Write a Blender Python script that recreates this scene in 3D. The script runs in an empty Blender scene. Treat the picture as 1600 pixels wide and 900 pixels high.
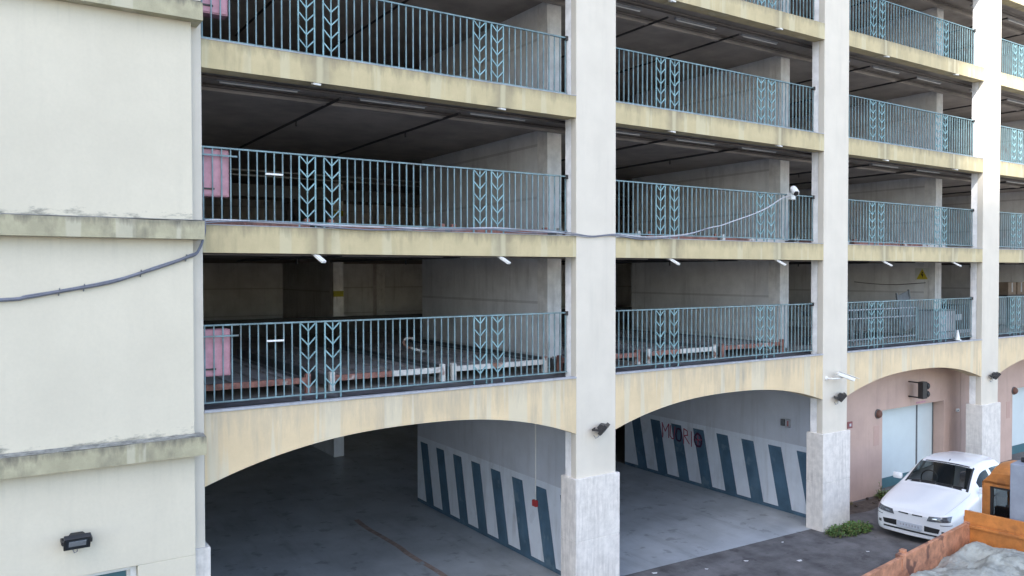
import bpy, bmesh, math, random
from mathutils import Vector, Matrix
R = math.radians
random.seed(7)
S = bpy.context.scene
C = S.collection

# ------------------------------------------------------------------ camera
cam = bpy.data.cameras.new('camera'); co = bpy.data.objects.new('camera', cam); C.objects.link(co)
_y, _p, _r = R(33.5444), R(1.07995), R(-0.07966)
fw = Vector((math.sin(_y)*math.cos(_p), math.cos(_y)*math.cos(_p), -math.sin(_p)))
rt = Vector((math.cos(_y), -math.sin(_y), 0)); up = rt.cross(fw)
r2 = rt*math.cos(_r)+up*math.sin(_r); u2 = -rt*math.sin(_r)+up*math.cos(_r)
co.matrix_world = Matrix(((r2.x, u2.x, -fw.x, 0), (r2.y, u2.y, -fw.y, -12.194), (r2.z, u2.z, -fw.z, 6.430), (0, 0, 0, 1)))
cam.sensor_width = 36; cam.lens = 36*1247.63/1600; cam.clip_end = 1500; cam.clip_start = .05
S.camera = co
S.render.resolution_x = 1024; S.render.resolution_y = 576
# ------------------------------------------------------------------ light
SD = Vector((.50, .58, -.82)).normalized()          # direction the sunlight travels
w = bpy.data.worlds.new('World'); S.world = w; w.use_nodes = True
nt = w.node_tree; bg = nt.nodes['Background']
sky = nt.nodes.new('ShaderNodeTexSky'); sky.sky_type = 'NISHITA'; sky.sun_disc = False
sky.sun_elevation = math.asin(-SD.z); sky.sun_rotation = math.atan2(-SD.x, -SD.y)
sky.air_density = 1.0; sky.dust_density = 1.2; sky.ozone_density = 1.0
nt.links.new(sky.outputs[0], bg.inputs[0]); bg.inputs[1].default_value = .15
sl = bpy.data.lights.new('sun', 'SUN'); sl.energy = 4.2; sl.angle = R(.5); sl.color = (1, .965, .91)
so = bpy.data.objects.new('sun', sl); C.objects.link(so); so.rotation_euler = SD.to_track_quat('-Z', 'Y').to_euler(); so.location = (-20, -60, 60)
S.view_settings.view_transform = 'Standard'; S.view_settings.look = 'None'; S.view_settings.gamma = 1
S.view_settings.use_curve_mapping = False
S.view_settings.exposure = 1.74
S.cycles.max_bounces = 12; S.cycles.diffuse_bounces = 8; S.cycles.glossy_bounces = 3; S.cycles.transparent_max_bounces = 8
S.cycles.caustics_reflective = False; S.cycles.caustics_refractive = False

# ------------------------------------------------------------------ materials
def mat(name, base, var=.12, scale=3., dark=None, streak=0., streak_scale=(5, 5, .45), top_grime=0., rough=.85, bump=.15,
        spots=0., metal=0., sharp=False, coat=0, fine=60., lines=None, streak_lo=.5, streak_hi=.72, light_streak=None, drips=None, smudge=None):
    m = bpy.data.materials.new(name); m.use_nodes = True; n = m.node_tree; N = n.nodes; L = n.links
    b = N['Principled BSDF']; b.inputs['Roughness'].default_value = rough; b.inputs['Metallic'].default_value = metal
    if coat: b.inputs['Coat Weight'].default_value = coat
    tc = N.new('ShaderNodeTexCoord'); geo = N.new('ShaderNodeNewGeometry')
    P = geo.outputs['Position']
    def noise(sc, detail=4, rough_=.6, vec=None):
        t = N.new('ShaderNodeTexNoise'); t.inputs['Scale'].default_value = sc; t.inputs['Detail'].default_value = detail
        t.inputs['Roughness'].default_value = rough_; L.new(vec or P, t.inputs['Vector']); return t.outputs['Fac']
    def ramp(f, lo, hi, a=0., b_=1.):
        r = N.new('ShaderNodeMapRange'); r.inputs['From Min'].default_value = lo; r.inputs['From Max'].default_value = hi
        r.inputs['To Min'].default_value = a; r.inputs['To Max'].default_value = b_; L.new(f, r.inputs['Value']); return r.outputs['Result']
    def math_(op, a, b_):
        x = N.new('ShaderNodeMath'); x.operation = op
        for i, v in enumerate((a, b_)):
            if isinstance(v, (int, float)): x.inputs[i].default_value = v
            else: L.new(v, x.inputs[i])
        return x.outputs[0]
    def mix(f, a, b_):
        x = N.new('ShaderNodeMix'); x.data_type = 'RGBA'
        L.new(f, x.inputs['Factor']) if not isinstance(f, float) else setattr(x.inputs['Factor'], 'default_value', f)
        for k, v in (('A', a), ('B', b_)):
            s = [i for i in x.inputs if i.name == k and i.type == 'RGBA'][0]
            if isinstance(v, tuple): s.default_value = (*v, 1) if len(v) == 3 else v
            else: L.new(v, s)
        return [o for o in x.outputs if o.type == 'RGBA'][0]
    base = tuple(base); dk = tuple(dark) if dark else tuple(c*.45 for c in base)
    lo = tuple(c*(1-var) for c in base); hi = tuple(min(1, c*(1+var)) for c in base)
    col = mix(ramp(noise(scale, 5), .35, .65), lo, hi)
    g = math_('MULTIPLY', ramp(noise(fine, 3), .3, .7), .10)
    col = mix(g, col, dk)
    if streak:
        mp = N.new('ShaderNodeMapping'); mp.inputs['Scale'].default_value = streak_scale; L.new(P, mp.inputs['Vector'])
        s = ramp(noise(1., 6, .65, mp.outputs[0]), streak_lo, streak_hi)
        s = math_('MULTIPLY', s, ramp(noise(.9, 2), .35, .6))
        col = mix(math_('MULTIPLY', s, streak), col, dk)
    if light_streak:
        mp = N.new('ShaderNodeMapping'); mp.inputs['Scale'].default_value = (3.1, 3.1, .12); mp.inputs['Location'].default_value = (3.3, 1, 0); L.new(P, mp.inputs['Vector'])
        s = ramp(noise(1., 3, .5, mp.outputs[0]), .56, .60)
        col = mix(math_('MULTIPLY', s, .65), col, tuple(light_streak))
    if top_grime:
        sp = N.new('ShaderNodeSeparateXYZ'); L.new(tc.outputs['Generated'], sp.inputs[0])
        mp = N.new('ShaderNodeMapping'); mp.inputs['Scale'].default_value = (7, 7, 1.2); L.new(P, mp.inputs['Vector'])
        nn = noise(1., 6, .7, mp.outputs[0])
        gr = math_('ADD', sp.outputs['Z'], math_('MULTIPLY', math_('SUBTRACT', nn, .5), 1.5))
        col = mix(math_('MULTIPLY', ramp(gr, .62, 1.12), top_grime), col, dk)
    if drips:   # dark run-off stains with a pale core, at given places along the facade
        sp = N.new('ShaderNodeSeparateXYZ'); L.new(P, sp.inputs[0])
        wob = math_('MULTIPLY', math_('SUBTRACT', noise(3., 4), .5), .35)
        for x0 in drips:
            u = math_('ADD', math_('DIVIDE', math_('SUBTRACT', sp.outputs['X'], x0-3.87), 7.74), 0.)
            u = math_('MULTIPLY', math_('SUBTRACT', math_('FRACT', u, 0.), .5), 7.74)
            d_ = math_('ABSOLUTE', math_('ADD', u, wob), 0.)
            col = mix(ramp(d_, .05, .30, .60, 0.), col, dk)
            col = mix(ramp(math_('ABSOLUTE', math_('ADD', u, math_('MULTIPLY', wob, .15)), 0.), .03, .07, .65, 0.), col, tuple(light_streak or hi))
    if smudge:  # dirt splashed on the wall right above each ledge
        sp = N.new('ShaderNodeSeparateXYZ'); L.new(P, sp.inputs[0])
        mp = N.new('ShaderNodeMapping'); mp.inputs['Scale'].default_value = (2.2, 2.2, 7); L.new(P, mp.inputs['Vector'])
        nn = noise(1., 6, .7, mp.outputs[0])
        for z0 in smudge:
            h = math_('SUBTRACT', sp.outputs['Z'], z0)
            lim = math_('MULTIPLY', math_('SUBTRACT', nn, .38), .75)
            f = ramp(math_('SUBTRACT', lim, h), 0., .10)
            f = math_('MULTIPLY', f, math_('GREATER_THAN', h, -.05))
            col = mix(math_('MULTIPLY', f, .75), col, (.16, .16, .14))
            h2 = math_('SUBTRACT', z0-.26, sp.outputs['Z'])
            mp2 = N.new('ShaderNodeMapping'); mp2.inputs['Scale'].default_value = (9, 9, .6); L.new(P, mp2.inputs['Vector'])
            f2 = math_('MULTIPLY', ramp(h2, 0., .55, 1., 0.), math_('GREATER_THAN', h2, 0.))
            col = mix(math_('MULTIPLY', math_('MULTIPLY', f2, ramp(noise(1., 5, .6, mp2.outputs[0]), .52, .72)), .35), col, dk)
    if spots:
        s = ramp(noise(2.2, 3), .60, .66); col = mix(math_('MULTIPLY', s, spots), col, dk)
    if lines:   # thin horizontal board marks every `lines` metres
        sp = N.new('ShaderNodeSeparateXYZ'); L.new(P, sp.inputs[0])
        fr = math_('FRACT', math_('DIVIDE', sp.outputs['Z'], lines), 0.)
        col = mix(math_('MULTIPLY', math_('LESS_THAN', fr, .05), .28), col, dk)
    L.new(col, b.inputs['Base Color'])
    if bump:
        bp = N.new('ShaderNodeBump'); bp.inputs['Strength'].default_value = bump; bp.inputs['Distance'].default_value = .01
        L.new(noise(fine*.6, 5), bp.inputs['Height']); L.new(bp.outputs[0], b.inputs['Normal'])
    return m

M = {}
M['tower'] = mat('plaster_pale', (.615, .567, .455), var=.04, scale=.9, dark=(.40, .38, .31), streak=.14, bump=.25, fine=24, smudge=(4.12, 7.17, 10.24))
M['pillar'] = mat('plaster_grey_white', (.635, .585, .50), var=.04, scale=1.5, dark=(.45, .42, .36), streak=.3, bump=.1)
M['beam'] = mat('plaster_yellow', (.505, .425, .25), var=.08, scale=2, dark=(.22, .19, .13), streak=.45, streak_scale=(6, 6, .8), top_grime=.75, bump=.12, drips=(4.46, 7.90), light_streak=(.53, .48, .32))
M['arch'] = mat('plaster_ochre', (.66, .525, .33), var=.08, scale=1.1, dark=(.34, .31, .25), streak=.95, streak_scale=(3.0, 3.0, .35), top_grime=.5, bump=.12, light_streak=(.60, .55, .42))
M['ledge'] = mat('plaster_weathered', (.40, .37, .25), var=.12, scale=4, dark=(.14, .13, .10), streak=.8, streak_scale=(4, 4, 1.6), top_grime=1.0, bump=.4, light_streak=(.5, .47, .36))
M['ledgetop'] = mat('ledge_top_dirt', (.24, .24, .22), var=.4, scale=12, dark=(.06, .06, .05), spots=.6, bump=.4)
M['travertine'] = mat('travertine', (.70, .66, .61), var=.10, scale=7, dark=(.30, .27, .25), streak=.55, streak_scale=(22, 22, 1.5), bump=.35, streak_lo=.45)
M['concrete'] = mat('raw_concrete', (.80, .80, .81), var=.10, scale=1.6, dark=(.16, .14, .13), streak=.35, bump=.2, lines=1.15)
M['concrete_l'] = mat('pale_concrete', (.84, .83, .82), var=.12, scale=4, dark=(.24, .21, .19), streak=.5, bump=.3)
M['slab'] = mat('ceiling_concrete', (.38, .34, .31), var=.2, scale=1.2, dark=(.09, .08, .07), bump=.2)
M['floorp'] = mat('floor_membrane', (.10, .105, .12), var=.35, scale=3, dark=(.035, .035, .04), spots=.6, rough=.55, bump=.2)
M['flash'] = mat('metal_flashing', (.36, .37, .40), var=.15, scale=8, rough=.5, bump=.1)
M['gfloor'] = mat('garage_floor', (.39, .42, .445), var=.16, scale=.8, dark=(.12, .13, .14), spots=.5, streak=.5, streak_scale=(3, .5, 1), rough=.38, bump=.1)
M['asphalt'] = mat('asphalt', (.125, .12, .12), var=.35, scale=1.6, dark=(.045, .042, .042), spots=.6, streak=.5, streak_scale=(.6, 2.5, 1), rough=.95, bump=.9, fine=45)
M['wallwhite'] = mat('white_paint_wall', (.68, .73, .80), var=.06, scale=1.4, dark=(.34, .34, .35), streak=.45, spots=.15, bump=.12)
M['wallgrey'] = mat('grey_paint_wall', (.55, .58, .64), var=.06, scale=1.2, dark=(.25, .24, .24), streak=.3, bump=.12)
M['blue'] = mat('blue_stripe_paint', (.062, .125, .19), var=.2, scale=1.8, dark=(.17, .24, .28), spots=.45, streak=.4, rough=.6, bump=.1)
M['rail'] = mat('teal_railing_paint', (.15, .24, .265), var=.28, scale=5, dark=(.13, .09, .07), spots=.35, rough=.5, bump=0)
M['pink'] = mat('pink_plaster', (.53, .38, .32), var=.06, scale=1.6, dark=(.26, .19, .17), streak=.3, bump=.15)
M['door'] = mat('pale_door_paint', (.60, .68, .70), var=.03, scale=2, dark=(.4, .45, .47), rough=.5, bump=.05)
M['teal'] = mat('teal_door_paint', (.06, .15, .18), var=.1, rough=.5, bump=.05)
M['cabinet'] = mat('pink_cabinet_paint', (.47, .24, .29), var=.15, scale=7, dark=(.4, .16, .2), streak=.4, rough=.5, bump=.05)
M['white'] = mat('white_enamel', (.74, .74, .72), var=.05, rough=.4, bump=.03)
M['whiteworn'] = mat('white_worn_steel', (.66, .66, .64), var=.12, scale=9, dark=(.22, .08, .04), spots=.9, rough=.5, bump=.1)
M['rust'] = mat('rusty_steel', (.25, .10, .075), var=.4, scale=9, dark=(.60, .55, .52), spots=1., rough=.7, bump=.3)
M['deck'] = mat('galvanised_deck', (.34, .32, .32), var=.25, scale=2.5, dark=(.05, .045, .045), streak=.4, streak_scale=(1, 5, 1), rough=.6, bump=.2)
M['darksteel'] = mat('dark_steel', (.035, .033, .034), var=.3, scale=5, rough=.6, bump=.1)
M['greysteel'] = mat('grey_steel', (.16, .17, .18), var=.2, scale=5, rough=.45, bump=.05, metal=.3)
M['pipe'] = mat('brown_pipe', (.10, .085, .075), var=.25, scale=4, rough=.6, bump=.05)
M['cable'] = mat('grey_cable', (.16, .17, .21), var=.15, scale=9, rough=.6, bump=.05)
M['cable_l'] = mat('pale_cable', (.40, .41, .44), var=.1, scale=9, rough=.6, bump=.05)
M['black'] = mat('black_plastic', (.018, .018, .02), var=.2, rough=.45, bump=.05)
M['red'] = mat('red_plastic', (.42, .05, .05), var=.15, rough=.5, bump=.03)
M['redspray'] = mat('red_spray_paint', (.36, .08, .13), var=.2, scale=20, rough=.7, bump=0)
M['darkspray'] = mat('dark_spray_paint', (.06, .02, .05), var=.2, scale=20, rough=.7, bump=0)
M['yellow'] = mat('yellow_sign_paint', (.60, .48, .03), var=.05, rough=.5, bump=0)
M['orange'] = mat('orange_truck_paint', (.56, .205, .05), var=.16, scale=5, dark=(.16, .06, .03), spots=.35, streak=.3, rough=.38, bump=.05)
M['orangeworn'] = mat('worn_orange_steel', (.50, .23, .13), var=.28, scale=6, dark=(.13, .06, .045), spots=.85, streak=.7, streak_scale=(3, 3, 9), rough=.6, bump=.25)
M['carpaint'] = mat('white_car_paint', (.80, .81, .82), var=.01, rough=.25, bump=0, coat=.8)
M['rubber'] = mat('tyre_rubber', (.02, .02, .02), var=.2, rough=.8, bump=.1)
M['seat'] = mat('seat_fabric', (.05, .05, .055), var=.2, rough=.9, bump=.2)
M['leaf'] = mat('weed_leaf', (.085, .16, .035), var=.5, scale=14, dark=(.03, .06, .015), rough=.7, bump=0)
M['leafdry'] = mat('dry_leaf', (.20, .17, .07), var=.4, scale=14, rough=.8, bump=0)
M['sand'] = mat('grey_sand', (.37, .375, .33), var=.30, scale=2.6, dark=(.12, .115, .09), spots=.55, streak=.5, streak_scale=(3, 5, 3), rough=1, bump=1., fine=30)
M['soil'] = mat('soil_dirt', (.085, .068, .055), var=.4, scale=6, rough=1, bump=1., fine=25)
M['canvas'] = mat('grey_sheet_metal', (.27, .30, .36), var=.10, scale=4, dark=(.15, .16, .19), streak=.5, rough=.5, bump=.1)
M['shade_tower_wall'] = mat('shade_tower_plaster', (.72, .70, .66), var=.06, scale=1, streak=.3)  # walls of the unseen towers added as sun blockers
M['orange_line'] = mat('faded_orange_paint', (.31, .23, .19), var=.3, scale=5, dark=(.34, .37, .40), spots=1., rough=.7, bump=.05)
M['card'] = mat('cardboard', (.20, .15, .11), var=.15, scale=6)
M['chrome'] = mat('chrome', (.7, .7, .7), var=.02, rough=.12, bump=0, metal=1.)
def glass(name, tint, tr, rough=.03):
    m = bpy.data.materials.new(name); m.use_nodes = True; n = m.node_tree; N = n.nodes; L = n.links
    b = N['Principled BSDF']; b.inputs['Base Color'].default_value = (*tint, 1); b.inputs['Roughness'].default_value = rough
    b.inputs['IOR'].default_value = 1.5; b.inputs['Specular IOR Level'].default_value = .6
    t = N.new('ShaderNodeBsdfTransparent'); t.inputs[0].default_value = (.75, .8, .8, 1)
    mx = N.new('ShaderNodeMixShader'); mx.inputs[0].default_value = 1-tr
    L.new(t.outputs[0], mx.inputs[1]); L.new(b.outputs[0], mx.inputs[2]); L.new(mx.outputs[0], N['Material Output'].inputs[0])
    return m
M['glass'] = glass('window_glass', (.012, .014, .016), .55)
M['lens'] = mat('lamp_reflector', (.62, .66, .70), var=.15, scale=30, rough=.15, bump=0, metal=.7)
M['headlamp'] = mat('headlamp_glass', (.10, .11, .12), var=.5, scale=22, rough=.08, bump=0, coat=1.)
M['darkglass'] = mat('dark_window_glass', (.03, .035, .04), var=.1, rough=.06, bump=0)

# ------------------------------------------------------------------ builders
def wloc(o):
    v = Vector((0, 0, 0))
    while o: v += o.location; o = o.parent
    return v
class MB:
    def __init__(s): s.v = []; s.f = []; s.sm = False
    def quad(s, pts):
        n = len(s.v); s.v += [tuple(p) for p in pts]; s.f.append(tuple(range(n, n+len(pts)))); return s
    def box(s, x0, y0, z0, x1, y1, z1):
        n = len(s.v)
        s.v += [(x0, y0, z0), (x1, y0, z0), (x1, y1, z0), (x0, y1, z0), (x0, y0, z1), (x1, y0, z1), (x1, y1, z1), (x0, y1, z1)]
        for q in ((0, 3, 2, 1), (4, 5, 6, 7), (0, 1, 5, 4), (1, 2, 6, 5), (2, 3, 7, 6), (3, 0, 4, 7)): s.f.append(tuple(n+i for i in q))
        return s
    def obox(s, c, ax, half):      # oriented box, ax = 3 axis vectors
        n = len(s.v); c = Vector(c); A = [Vector(a).normalized()*h for a, h in zip(ax, half)]
        for sz in (-1, 1):
            for sx, sy in ((-1, -1), (1, -1), (1, 1), (-1, 1)): s.v.append(tuple(c+A[0]*sx+A[1]*sy+A[2]*sz))
        for q in ((0, 3, 2, 1), (4, 5, 6, 7), (0, 1, 5, 4), (1, 2, 6, 5), (2, 3, 7, 6), (3, 0, 4, 7)): s.f.append(tuple(n+i for i in q))
        return s
    def bar(s, a, b, w, h=None):
        a = Vector(a); b = Vector(b); d = (b-a); l = d.length; d.normalize()
        k = Vector((0, 0, 1)) if abs(d.z) < .9 else Vector((0, 1, 0))
        x = d.cross(k).normalized(); y = x.cross(d)
        return s.obox((a+b)/2, (x, y, d), (w/2, (h or w)/2, l/2))
    def tube(s, pts, r, n=8, cap=True, r1=None):
        pts = [Vector(p) for p in pts]; base = len(s.v); last = None
        for i, p in enumerate(pts):
            d = (pts[min(i+1, len(pts)-1)]-pts[max(i-1, 0)]).normalized()
            k = Vector((0, 0, 1)) if abs(d.z) < .95 else Vector((1, 0, 0))
            x = d.cross(k).normalized()
            if last is not None:
                x = (last-d*last.dot(d)).normalized()
            last = x; y = d.cross(x)
            rr = r if r1 is None else r+(r1-r)*i/(len(pts)-1)
            for j in range(n):
                a = 2*math.pi*j/n; s.v.append(tuple(p+(x*math.cos(a)+y*math.sin(a))*rr))
        for i in range(len(pts)-1):
            for j in range(n):
                a = base+i*n+j; b = base+i*n+(j+1) % n; s.f.append((a, b, b+n, a+n))
        if cap:
            s.f.append(tuple(base+j for j in reversed(range(n)))); e = base+(len(pts)-1)*n; s.f.append(tuple(e+j for j in range(n)))
        return s
    def prism(s, poly, y0, y1):     # polygon in xz, extruded along y
        n = len(s.v); k = len(poly)
        s.v += [(x, y0, z) for x, z in poly]+[(x, y1, z) for x, z in poly]
        s.f.append(tuple(n+i for i in range(k))); s.f.append(tuple(n+k+i for i in reversed(range(k))))
        for i in range(k):
            j = (i+1) % k; s.f.append((n+j, n+i, n+k+i, n+k+j))
        return s
    def lathe(s, c, axis, prof, n=16):
        c = Vector(c); d = Vector(axis).normalized(); k = Vector((0, 0, 1)) if abs(d.z) < .9 else Vector((1, 0, 0))
        x = d.cross(k).normalized(); y = d.cross(x); base = len(s.v)
        for t, r in prof:
            for j in range(n):
                a = 2*math.pi*j/n; s.v.append(tuple(c+d*t+(x*math.cos(a)+y*math.sin(a))*r))
        for i in range(len(prof)-1):
            for j in range(n):
                a = base+i*n+j; b = base+i*n+(j+1) % n; s.f.append((a, b, b+n, a+n))
        s.f.append(tuple(base+j for j in reversed(range(n)))); e = base+(len(prof)-1)*n; s.f.append(tuple(e+j for j in range(n)))
        return s
    def build(s, name, m, parent=None, smooth=False, bevel=0., local=False):
        me = bpy.data.meshes.new(name); off = Vector((0, 0, 0)) if local or not parent else wloc(parent)
        org = Vector((0, 0, 0))
        me.from_pydata([tuple(Vector(v)-off) for v in s.v], [], s.f)
        bm = bmesh.new(); bm.from_mesh(me); bmesh.ops.recalc_face_normals(bm, faces=bm.faces)
        if bevel:
            bmesh.ops.bevel(bm, geom=[e for e in bm.edges if e.is_manifold and e.calc_face_angle(0) > .5], offset=bevel, segments=2, affect='EDGES', profile=.6)
        if smooth:
            for f in bm.faces: f.smooth = True
            for e in bm.edges:
                if e.is_manifold and e.calc_face_angle(0) > .7: e.smooth = False
        bm.to_mesh(me); bm.free()
        me.materials.append(M[m] if isinstance(m, str) else m)
        o = bpy.data.objects.new(name, me); C.objects.link(o)
        if parent: o.parent = parent
        return o
def tag(o, label=None, cat=None, group=None, kind=None):
    for k, v in (('label', label), ('category', cat), ('group', group), ('kind', kind)):
        if v: o[k] = v
    return o
def thing(name, loc, label, cat, group=None, rz=0):
    o = bpy.data.objects.new(name, None); o.empty_display_size = .2; C.objects.link(o); o.location = loc; o.rotation_euler = (0, 0, rz)
    return tag(o, label, cat, group)
def copy_tree(o, parent=None):
    c = o.copy(); C.objects.link(c); c.parent = parent
    for ch in list(o.children): copy_tree(ch, c)
    return c

# ------------------------------------------------------------------ levels and bays
bn = ['bay beside the stair tower', 'second bay from the left', 'bay above the white car', 'bay at the right edge']
B = 7.74
PX = [(1.68, 2.68)]+[(9.58+B*i, 10.58+B*i) for i in range(5)]      # pillars
ZF = [4.383, 7.139, 9.839, 12.555, 15.25, 17.95]                    # floor tops
ZB = [None, 6.735, 9.426, 12.16, 14.84, 17.54]                      # beam bottoms
XW = [10.17+B*i for i in range(4)]                                  # partition walls
XL, XR, YB = -7.5, 42.0, 22.0
ORD = ['first', 'second', 'third', 'fourth', 'fifth']

# ground ---------------------------------------------------------------
g = MB(); g.quad([(-300, -300, -.004), (300, -300, -.004), (300, 300, -.004), (-300, 300, -.004)])
tag(g.build('ground', mat('dry_ground', (.33, .31, .27), var=.2, scale=.2, dark=(.2, .18, .14))), kind='structure')
g = MB(); g.quad([(-30, -13, 0), (60, -13, 0), (60, 2.4, 0), (-30, 2.4, 0)])
tag(g.build('asphalt_yard', 'asphalt'), kind='structure')
g = MB(); g.box(2.0, .0, -.02, 18.31, YB, .008)
g = MB(); g.quad([(2., .95, .004), (17.95, .22, .004), (17.95, YB, .004), (2., YB, .004)])
tag(g.build('garage_floor', 'gfloor'), kind='structure')
g = MB()
pts = [(8.07+.03*math.sin(k*1.3)+(-.04 if k > 5 else 0), 2.3+k*.5) for k in range(11)]
for (a, b), (c, d) in zip(pts[:-1], pts[1:]): g.quad([(a-.07, b, .008), (a+.07, b, .008), (c+.07, d, .008), (c-.07, d, .008)])
tag(g.build('floor_marking', 'orange_line'), kind='structure')

# ------------------------------------------------------------------ the garage
G = thing('parking_garage', (14, 0, 0), 'open parking garage with white pillars, yellow beams and an arched ground floor', 'building')
for i, (a, b) in enumerate(PX):
    m = MB().box(a, 0, 2.40, b, .17, 20.5); p = m.build('pillar', 'pillar', G, bevel=.012)
    m = MB().box(a+.004, .172, 2.40, b-.004, .355, 20.4); m.build('concrete_core', 'concrete_l', p)
    m = MB().box(a-.06, -.06, 1.20, b+.06, .42, 2.42); m.box(a-.06, -.06, -.05, b+.06, .42, 1.192); m.box(a-.05, -.05, 1.0, b+.05, .41, 1.3)
    m.build('stone_base', 'travertine', p, bevel=.008)
def arch_z(t, zs, zt): return zs+(zt-zs)*(1-abs(2*t-1)**2.35)
for i in range(5):
    x0, x1 = PX[i][1]+.0015, PX[i+1][0]-.0015
    zs, zt = (3.30, 3.86) if i == 0 else (3.28, 3.745)
    poly = [(x0, ZF[0])]+[(x0+(x1-x0)*k/36, arch_z(k/36, zs, zt)) for k in range(37)]+[(x1, ZF[0])]
    m = MB(); m.prism(poly, .004, .40); ab = m.build('arch_beam', 'arch', G)
    MB().box(x0, -.012, ZF[0]+.001, x1, .10, ZF[0]+.035).build('flashing', 'flash', ab)
    for k in range(1, 6):
        m = MB().box(x0, .004, ZB[k], x1, .30, ZF[k]-.002); m.build('floor_beam', 'beam', G)
        if k <= 2: 
            MB().box(x0, -.002, ZF[k]+.0, x1, .14, ZF[k]+.012).build('flashing', 'flash', G)
for k in range(6):
    zc = ZB[k]+.12 if ZB[k] else 4.02
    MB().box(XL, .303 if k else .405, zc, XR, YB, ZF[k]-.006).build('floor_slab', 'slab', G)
    MB().box(XL, .102 if k else .11, ZF[k]-.005, XR, 1.12, ZF[k]).build('floor_membrane', 'floorp', G)
MB().box(XL-.3, .31, 20.42, XR+.3, YB+.3, 20.8).build('roof_slab', 'slab', G)
MB().box(XL, YB, 0, XR, YB+.3, 20.4).build('back_wall', 'concrete', G)
MB().box(XR, .6, 0, XR+.3, YB, 20.4).build('side_wall', 'concrete', G)
MB().box(XL-.3, 0, 0, XL, YB, 20.4).build('side_wall', 'concrete', G)
MB().box(1.75, .62, 0, 1.95, YB, 20.4).build('stair_wall', 'concrete', G)
zt = [0]+ZF
for xi, xw in enumerate(XW):
    for k in range(6):
        z0 = zt[k]+.0; z1 = ((ZB[k]+.12) if ZB[k] else 4.02) if k < 6 else 20
        for j, (ya, yb) in enumerate(((1.77 if k else .47, 7.65 if k else 7.97), (14.4, 20.0))):
            if k == 0 and xi > 1: continue
            if k == 0:
                wl = MB().box(xw, ya, 0, xw+.36, yb, z1).build('partition_wall', 'wallgrey', G)
                MB().box(xw-.004, ya+.0, .0, xw+.0, yb, 1.86).build('white_band', 'wallwhite', wl)
                if j == 0:
                    MB().box(xw-.008, ya+.0, .0, xw-.0045, yb, .10).build('blue_skirting', 'blue', wl)
                    off = 0 if xi == 0 else -.115+.0
                    st = MB()
                    for q in range(9):
                        yt = (7.78+off-.925*q); 
                        pr = [(yt, 1.72), (yt-.43, 1.72), (yt-.43-.36, .08), (yt-.36, .08)]
                        if yt-.02 > yb: continue
                        # clip at near end
                        pr = [(max(ya+.002, min(yb, y)), z) for y, z in pr]
                        if pr[0][0] <= ya+.05: continue
                        st.quad([(xw-.0075, y, z) for y, z in pr]); 
                    st.build('blue_stripes', 'blue', wl)
            else:
                wl = MB().box(xw, ya+.004, z0, xw+.36, yb, z1).build('partition_wall', 'concrete', G)
                MB().box(xw-.006, ya-.02, z0, xw+.366, ya+.35, z1).build('end_column', 'concrete_l', wl)
# level z0 for partition of upper storeys is handled with zt index: storey k spans zt[k] .. ceiling of slab k
for k in range(1, 5):
    z = ZF[k-1]
    if k == 1: MB().box(2.0, 13.9, z+.0, XR, 14.0, z+.56).build('guide_beam', 'darksteel', G)
    for (h0, h1) in ((1.68, 1.72), (1.80, 1.84)) if k > 1 else ():
        MB().box(2.0, 7.75, z+h0, XR, 7.80, z+h1).build('guide_beam', 'greysteel', G)
    if k > 1: MB().box(2.0, 7.9, z+1.2, XR, 7.98, z+1.5).build('guide_beam', 'darksteel', G)
    for x in (3.5, 7.0, 11.5, 15, 19.5, 23):
        MB().box(x, 21.6, z, x+.4, 21.99, z+2.5).build('rear_pillar', 'concrete_l', G)

# pink ground-floor walls with doors in bays 3 and 4
for i in (2, 3, 4):
    x0, x1 = XW[i-1]+.365, XW[i-1]+B+.35; o = B*(i-2)
    dl, dr, dt = 21.68+o, 25.02+o, 2.43
    m = MB().box(x0, 1.1, 0, dl, 1.6, 4.0).box(dr, 1.1, 0, x1, 1.6, 4.0).box(dl, 1.1, dt, dr, 1.6, 4.0)
    pw = m.build('pink_wall', 'pink', G)
    d = MB().box(dl, 1.45, .30, dr-.95, 1.52, dt-.002).box(dr-.92, 1.45, .30, dr-.0, 1.52, dt-.002).build('sliding_door', 'door', G)
    MB().box(dl, 1.448, 0, dr, 1.53, .298).build('kick_plate', 'teal', d)
    MB().box(dr-.965, 1.43, .0, dr-.905, 1.47, dt-.003).build('door_post', 'greysteel', d)
    MB().box(dr-.045, 1.43, .0, dr-.003, 1.47, dt-.003).build('door_post', 'greysteel', d)
    MB().box(dl-.42, 1.094, 1.45, dl-.16, 1.0995, 2.02).build('faded_patch', mat('faded_pink', (.50, .34, .29), var=.05), pw)


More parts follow.
